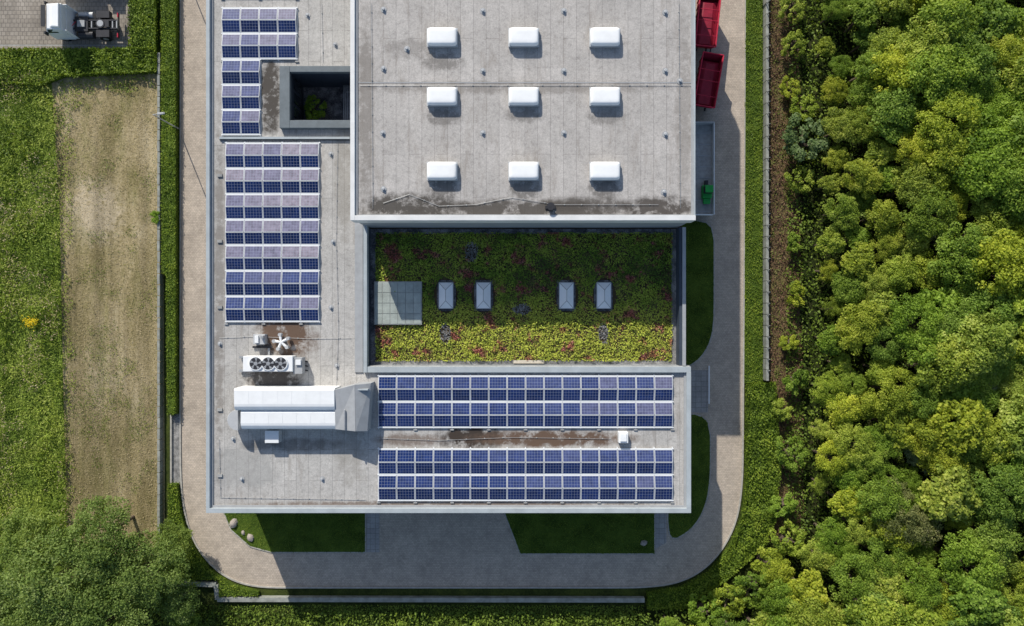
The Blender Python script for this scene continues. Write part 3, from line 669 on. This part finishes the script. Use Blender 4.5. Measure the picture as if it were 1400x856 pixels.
a=P(457,533,10);b=P(470,588,10);c=P(485,526,10.1);d=P(486,590,10.1);e1=P(507,524,9.6);e2=P(502,590,9.6)
m.hexa([(a[0],b[1],8),(d[0],d[1],8),(c[0],c[1],8),(a[0],a[1],8),(a[0],b[1],9.7),(d[0],d[1],10.1),(c[0],c[1],10.1),(a[0],a[1],10.0)],GREYD)
m.hexa([(d[0]+.01,d[1],8),(e2[0],e2[1],8),(e1[0],e1[1],8),(c[0]+.01,c[1],8),(d[0]+.01,d[1],10.1),(e2[0],e2[1],9.5),(e1[0],e1[1],9.5),(c[0]+.01,c[1],10.1)],GREYD)
m.pbox(487,532,503,534,9.5,10.0,COPE); m.pbox(470,560,472,588,10.0,10.12,STEEL)
m.build('intake_cowl',pr,bevel=.02)
m=MB(); x,y=P(327,574,9.2); m.rings([[(x+ .95*math.cos(t)*s_-.05,y+.85*math.sin(t),z_) for t in [math.pi/2+i*math.pi/8 for i in range(9)]] for z_,s_ in ((8.6,1),(9.2,1),(9.35,.9))],LAMPM,True); m.build('end_hood',pr)
m=MB(); m.pbox(362,589,381,606,8.05,8.9,LAMPM,WHITE); m.pbox(364,606,379,607,8.2,8.8,DARK,None,8.8); m.build('small_air_conditioner',bevel=.03)
m=MB(); m.pbox(846,591,859,606,8,8.6,WHITE); m.pbox(848,593,857,604,8.6,8.68,OPAL); m.build('roof_hatch',bevel=.03)
m=MB()
for v in (240,330,420,560,650): 
    a=P(301,v,8); m.box(a[0]-.2,a[0]+.2,a[1]-.12,a[1]+.12,8,8.12,CONC)
m.build('roof_ballast_block')

# ---------------------------------------------------------------- vehicles
def wheel(m,x,y,r=.5,w=.3):
    m.cyl((x,y-w/2,r),(x,y+w/2,r),r,r,22,RUBBER); m.cyl((x,y-w/2-.01,r),(x,y+w/2+.01,r),r*.5,r*.5,14,STEEL)
def tractor(u,v):
    x,y=P(u,v,1.2); e=empty('semi_truck_tractor',(x,y,.012)); e.scale=(.98,1,1)
    m=MB(); hw=1.25
    A=[(-3.0,-hw,.45),(-1.1,-hw,.45),(-1.1,hw,.45),(-3.0,hw,.45),(-2.95,-hw,2.0),(-1.1,-hw,2.0),(-1.1,hw,2.0),(-2.95,hw,2.0)]; m.hexa(A,WHITE)
    m.hexa([(-2.95,-hw,2.0),(-1.1,-hw,2.0),(-1.1,hw,2.0),(-2.95,hw,2.0),(-2.45,-hw+.1,2.75),(-1.1,-hw+.05,2.75),(-1.1,hw-.05,2.75),(-2.45,hw-.1,2.75)],WHITE)
    m.hexa([(-2.2,-1.05,2.74),(-1.12,-1.15,2.74),(-1.12,1.15,2.74),(-2.2,1.05,2.74),(-1.8,-.95,2.95),(-1.15,-1.1,3.05),(-1.15,1.1,3.05),(-1.8,.95,2.95)],WHITE)
    m.build('cab',e,bevel=.07)
    m=MB()
    m.face([(-2.99,-1.14,2.03),(-2.99,1.14,2.03),(-2.47,1.06,2.79),(-2.47,-1.06,2.79)][::-1],GLASS)
    for s in(-1,1):
        m.face([(-2.7,s*(hw+.004),2.05),(-1.7,s*(hw+.004),2.05),(-1.75,s*(hw-.06),2.6),(-2.45,s*(hw-.06),2.6)],GLASS)
        m.box(-2.85,-2.72,s*hw,s*(hw+.25),2.0,2.5,DARK)
        m.box(-1.09,-.75,s*1.17-.03,s*1.17+.03,.6,2.5,WHITE)
    m.box(-2.9,-2.5,-.98,.98,2.82,2.87,DARK)
    m.box(-3.06,-3.0,-1.15,1.15,.4,.95,DARK)
    m.build('cab_details',e)
    m=MB()
    for s in(-1,1):
        m.box(-1.1,3.05,s*.38-.06,s*.38+.06,.75,1.02,DARK); m.cyl((-.6,s*.92,.72),(.75,s*.92,.72),.32,.32,14,STEEL if s>0 else DARK)
        wheel(m,-2.15,s*1.05,.5,.32); wheel(m,1.75,s*.9,.5,.62)
        m.box(1.15,2.35,s*.9-.33,s*.9+.33,1.06,1.1,DARK); m.box(2.35,2.4,s*.9-.33,s*.9+.33,.6,1.1,DARK)
        m.box(3.0,3.08,s*.95-.2,s*.95+.2,.7,.85,RED)
    for xx in(-.4,.6,2.6,3.0): m.box(xx,xx+.1,-.38,.38,.8,1.0,STEEL)
    m.box(-.9,.35,-.7,.7,1.03,1.08,DARK); m.box(-.6,.1,-.3,.3,1.08,1.2,STEEL); m.cyl((1.6,0,1.1),(1.6,0,1.22),.42,.42,20,DARK); m.cyl((1.6,0,1.22),(1.6,0,1.23),.3,.3,20,STEEL); m.box(1.9,2.4,-.32,.32,1.1,1.18,DARK)
    m.box(2.95,3.05,-1.15,1.15,.5,.68,DARK); m.cyl((-.8,.2,1.1),(-.6,-.5,1.9),.03,.03,6,RED)
    m.build('chassis',e); return e
tractor(114,32); tractor(118,-31)
def skip(u,v,ang):
    x,y=P(u,v,1.8); e=empty('red_skip_trailer',(x,y,.012),ang); L,W=2.45,.95
    m=MB()
    b0=[(-L+.35,-W+.1,.95),(L-.35,-W+.1,.95),(L-.35,W-.1,.95),(-L+.35,W-.1,.95)]; t0=[(-L,-W,2.3),(L,-W,2.3),(L,W,2.3),(-L,W,2.3)]
    bi=[(p[0]*.94,p[1]*.9,1.0) for p in b0]; ti=[(p[0]*.97,p[1]*.92,2.3) for p in t0]
    for i in range(4):
        j=(i+1)%4; m.face([b0[i],b0[j],t0[j],t0[i]],RED); m.face([ti[i],ti[j],bi[j],bi[i]],REDD); m.face([t0[i],t0[j],ti[j],ti[i]],RED)
    m.face(bi,REDD); m.face(b0[::-1],REDD)
    for s in(-1,1):
        for k in range(7):
            xx=-L+.45+k*(2*L-.9)/6; m.hexa([(xx-.04,s*(W-.08)-.05,1.0),(xx+.04,s*(W-.08)-.05,1.0),(xx+.04,s*(W-.08)+.05,1.0),(xx-.04,s*(W-.08)+.05,1.0),(xx-.04,s*(W+.02)-.05,2.25),(xx+.04,s*(W+.02)-.05,2.25),(xx+.04,s*(W+.02)+.05,2.25),(xx-.04,s*(W+.02)+.05,2.25)],RED)
        m.cyl((-L,s*W,2.33),(L,s*W,2.33),.06,.06,8,RED)
    for sx_ in(-1,1): m.cyl((sx_*L,-W,2.33),(sx_*L,W,2.33),.06,.06,8,RED)
    m.build('tipper_body',e)
    m=MB()
    for xx in(-1.5,-.1,.9): m.cyl((xx,-W+.05,2.36),(xx,W-.05,2.36),.035,.035,6,RED)
    m.hexa([(-L+.1,-W+.1,1.7),(L-.5,-W+.1,1.7),(L-.5,W-.1,1.7),(-L+.1,W-.1,1.7),(-L+.3,-.5,1.98),(L-.8,-.4,1.95),(L-.8,.4,1.95),(-L+.3,.5,1.98)],REDD)
    m.build('tarpaulin',e,bevel=.05)
    m=MB(); m.box(-L+.1,L+.3,-.5,-.38,.7,.9,DARK); m.box(-L+.1,L+.3,.38,.5,.7,.9,DARK); m.box(L+.3,L+1.1,-.06,.06,.7,.82,DARK)
    for xx in(-1.3,-.2):
        for s in(-1,1): wheel(m,xx,s*.8,.42,.28)
    m.build('chassis',e)
skip(966,30,math.radians(84)); skip(967,112,math.radians(80))
x,y=P(958,232,1.4); e=empty('flatbed_truck',(x,y,.012),math.radians(90)); m=MB()
m.box(-4.2,4.3,-1.2,1.2,.95,1.1,CONC,CONC)
for s in(-1,1): m.box(-4.2,4.3,s*1.2-.04,s*1.2+.04,1.1,1.6,WHITE if s<0 else LAMPM)
m.box(4.26,4.34,-1.16,1.16,1.1,1.9,LAMPM); m.box(-4.24,-4.16,-1.16,1.16,1.1,1.5,WHITE)
for k in range(8): m.box(-3.9+k*1.05,-3.84+k*1.05,-1.15,1.15,1.101,1.125,STEEL)
m.build('load_bed',e); m=MB(); m.box(-4.1,4.2,-.5,-.35,.65,.94,DARK); m.box(-4.1,4.2,.35,.5,.65,.94,DARK)
for xx in(-3.2,-2.1,2.9):
    for s in(-1,1): wheel(m,xx,s*1.0,.47,.32)
m.build('chassis',e)
m=MB(); m.box(-2.7,-1.5,-.95,-.1,1.13,1.75,GREENP); m.box(-2.3,-1.6,-.9,-.15,1.75,2.35,DARK,GREENP); m.box(-3.2,-2.7,-.85,-.2,1.3,1.6,GREENP); m.box(-1.5,-1.0,-.7,-.35,1.2,1.5,DARK)
m.build('green_loader',e,bevel=.05)
def lamp(u,v,h,ang):
    x,y=P(u,v); e=empty('street_lamp',(x,y,0),ang); m=MB(); m.cyl((0,0,0),(0,0,.5),.1,.09,10,LAMPM); m.cyl((0,0,.5),(0,0,h),.06,.045,10,LAMPM); m.cyl((0,0,h),(.55,0,h+.1),.035,.03,8,LAMPM); m.build('pole',e)
    m=MB(); m.hexa([(.4,-.13,h+.04),(1.1,-.1,h+.08),(1.1,.1,h+.08),(.4,.13,h+.04),(.45,-.1,h+.16),(1.0,-.07,h+.17),(1.0,.07,h+.17),(.45,.1,h+.16)],LAMPM); m.build('head',e,bevel=.02)
lamp(244,176,4.6,.1); lamp(244,-60,4.6,.1); lamp(1030,-20,4.6,3.2)

# ---------------------------------------------------------------- light & camera
kx,ky=.62,-1.54
L=bpy.data.lights.new('sun','SUN'); L.energy=5.0; L.angle=math.radians(.53); L.color=(1,.95,.86)
o=bpy.data.objects.new('sun',L); sc.collection.objects.link(o); o.rotation_euler=Vector((kx,ky,-1)).to_track_quat('-Z','Y').to_euler(); o.location=(-20,50,60)
w=bpy.data.worlds.new('World'); sc.world=w; w.use_nodes=True; nt=w.node_tree; bg=nt.nodes['Background']
sk=nt.nodes.new('ShaderNodeTexSky'); sk.sky_type='NISHITA'; sk.sun_disc=False
sk.sun_elevation=math.atan(1/math.hypot(kx,ky)); sk.sun_rotation=math.atan2(-kx,-ky)
nt.links.new(sk.outputs[0],bg.inputs[0]); bg.inputs[1].default_value=.135
cd=bpy.data.cameras.new('camera'); cam=bpy.data.objects.new('camera',cd); sc.collection.objects.link(cam)
cam.location=(0,0,CAMH); cam.rotation_euler=(0,0,0); cd.lens=24; cd.sensor_width=36; cd.clip_end=2000; sc.camera=cam
sc.view_settings.view_transform='Standard'; sc.view_settings.look='None'; sc.view_settings.exposure=0
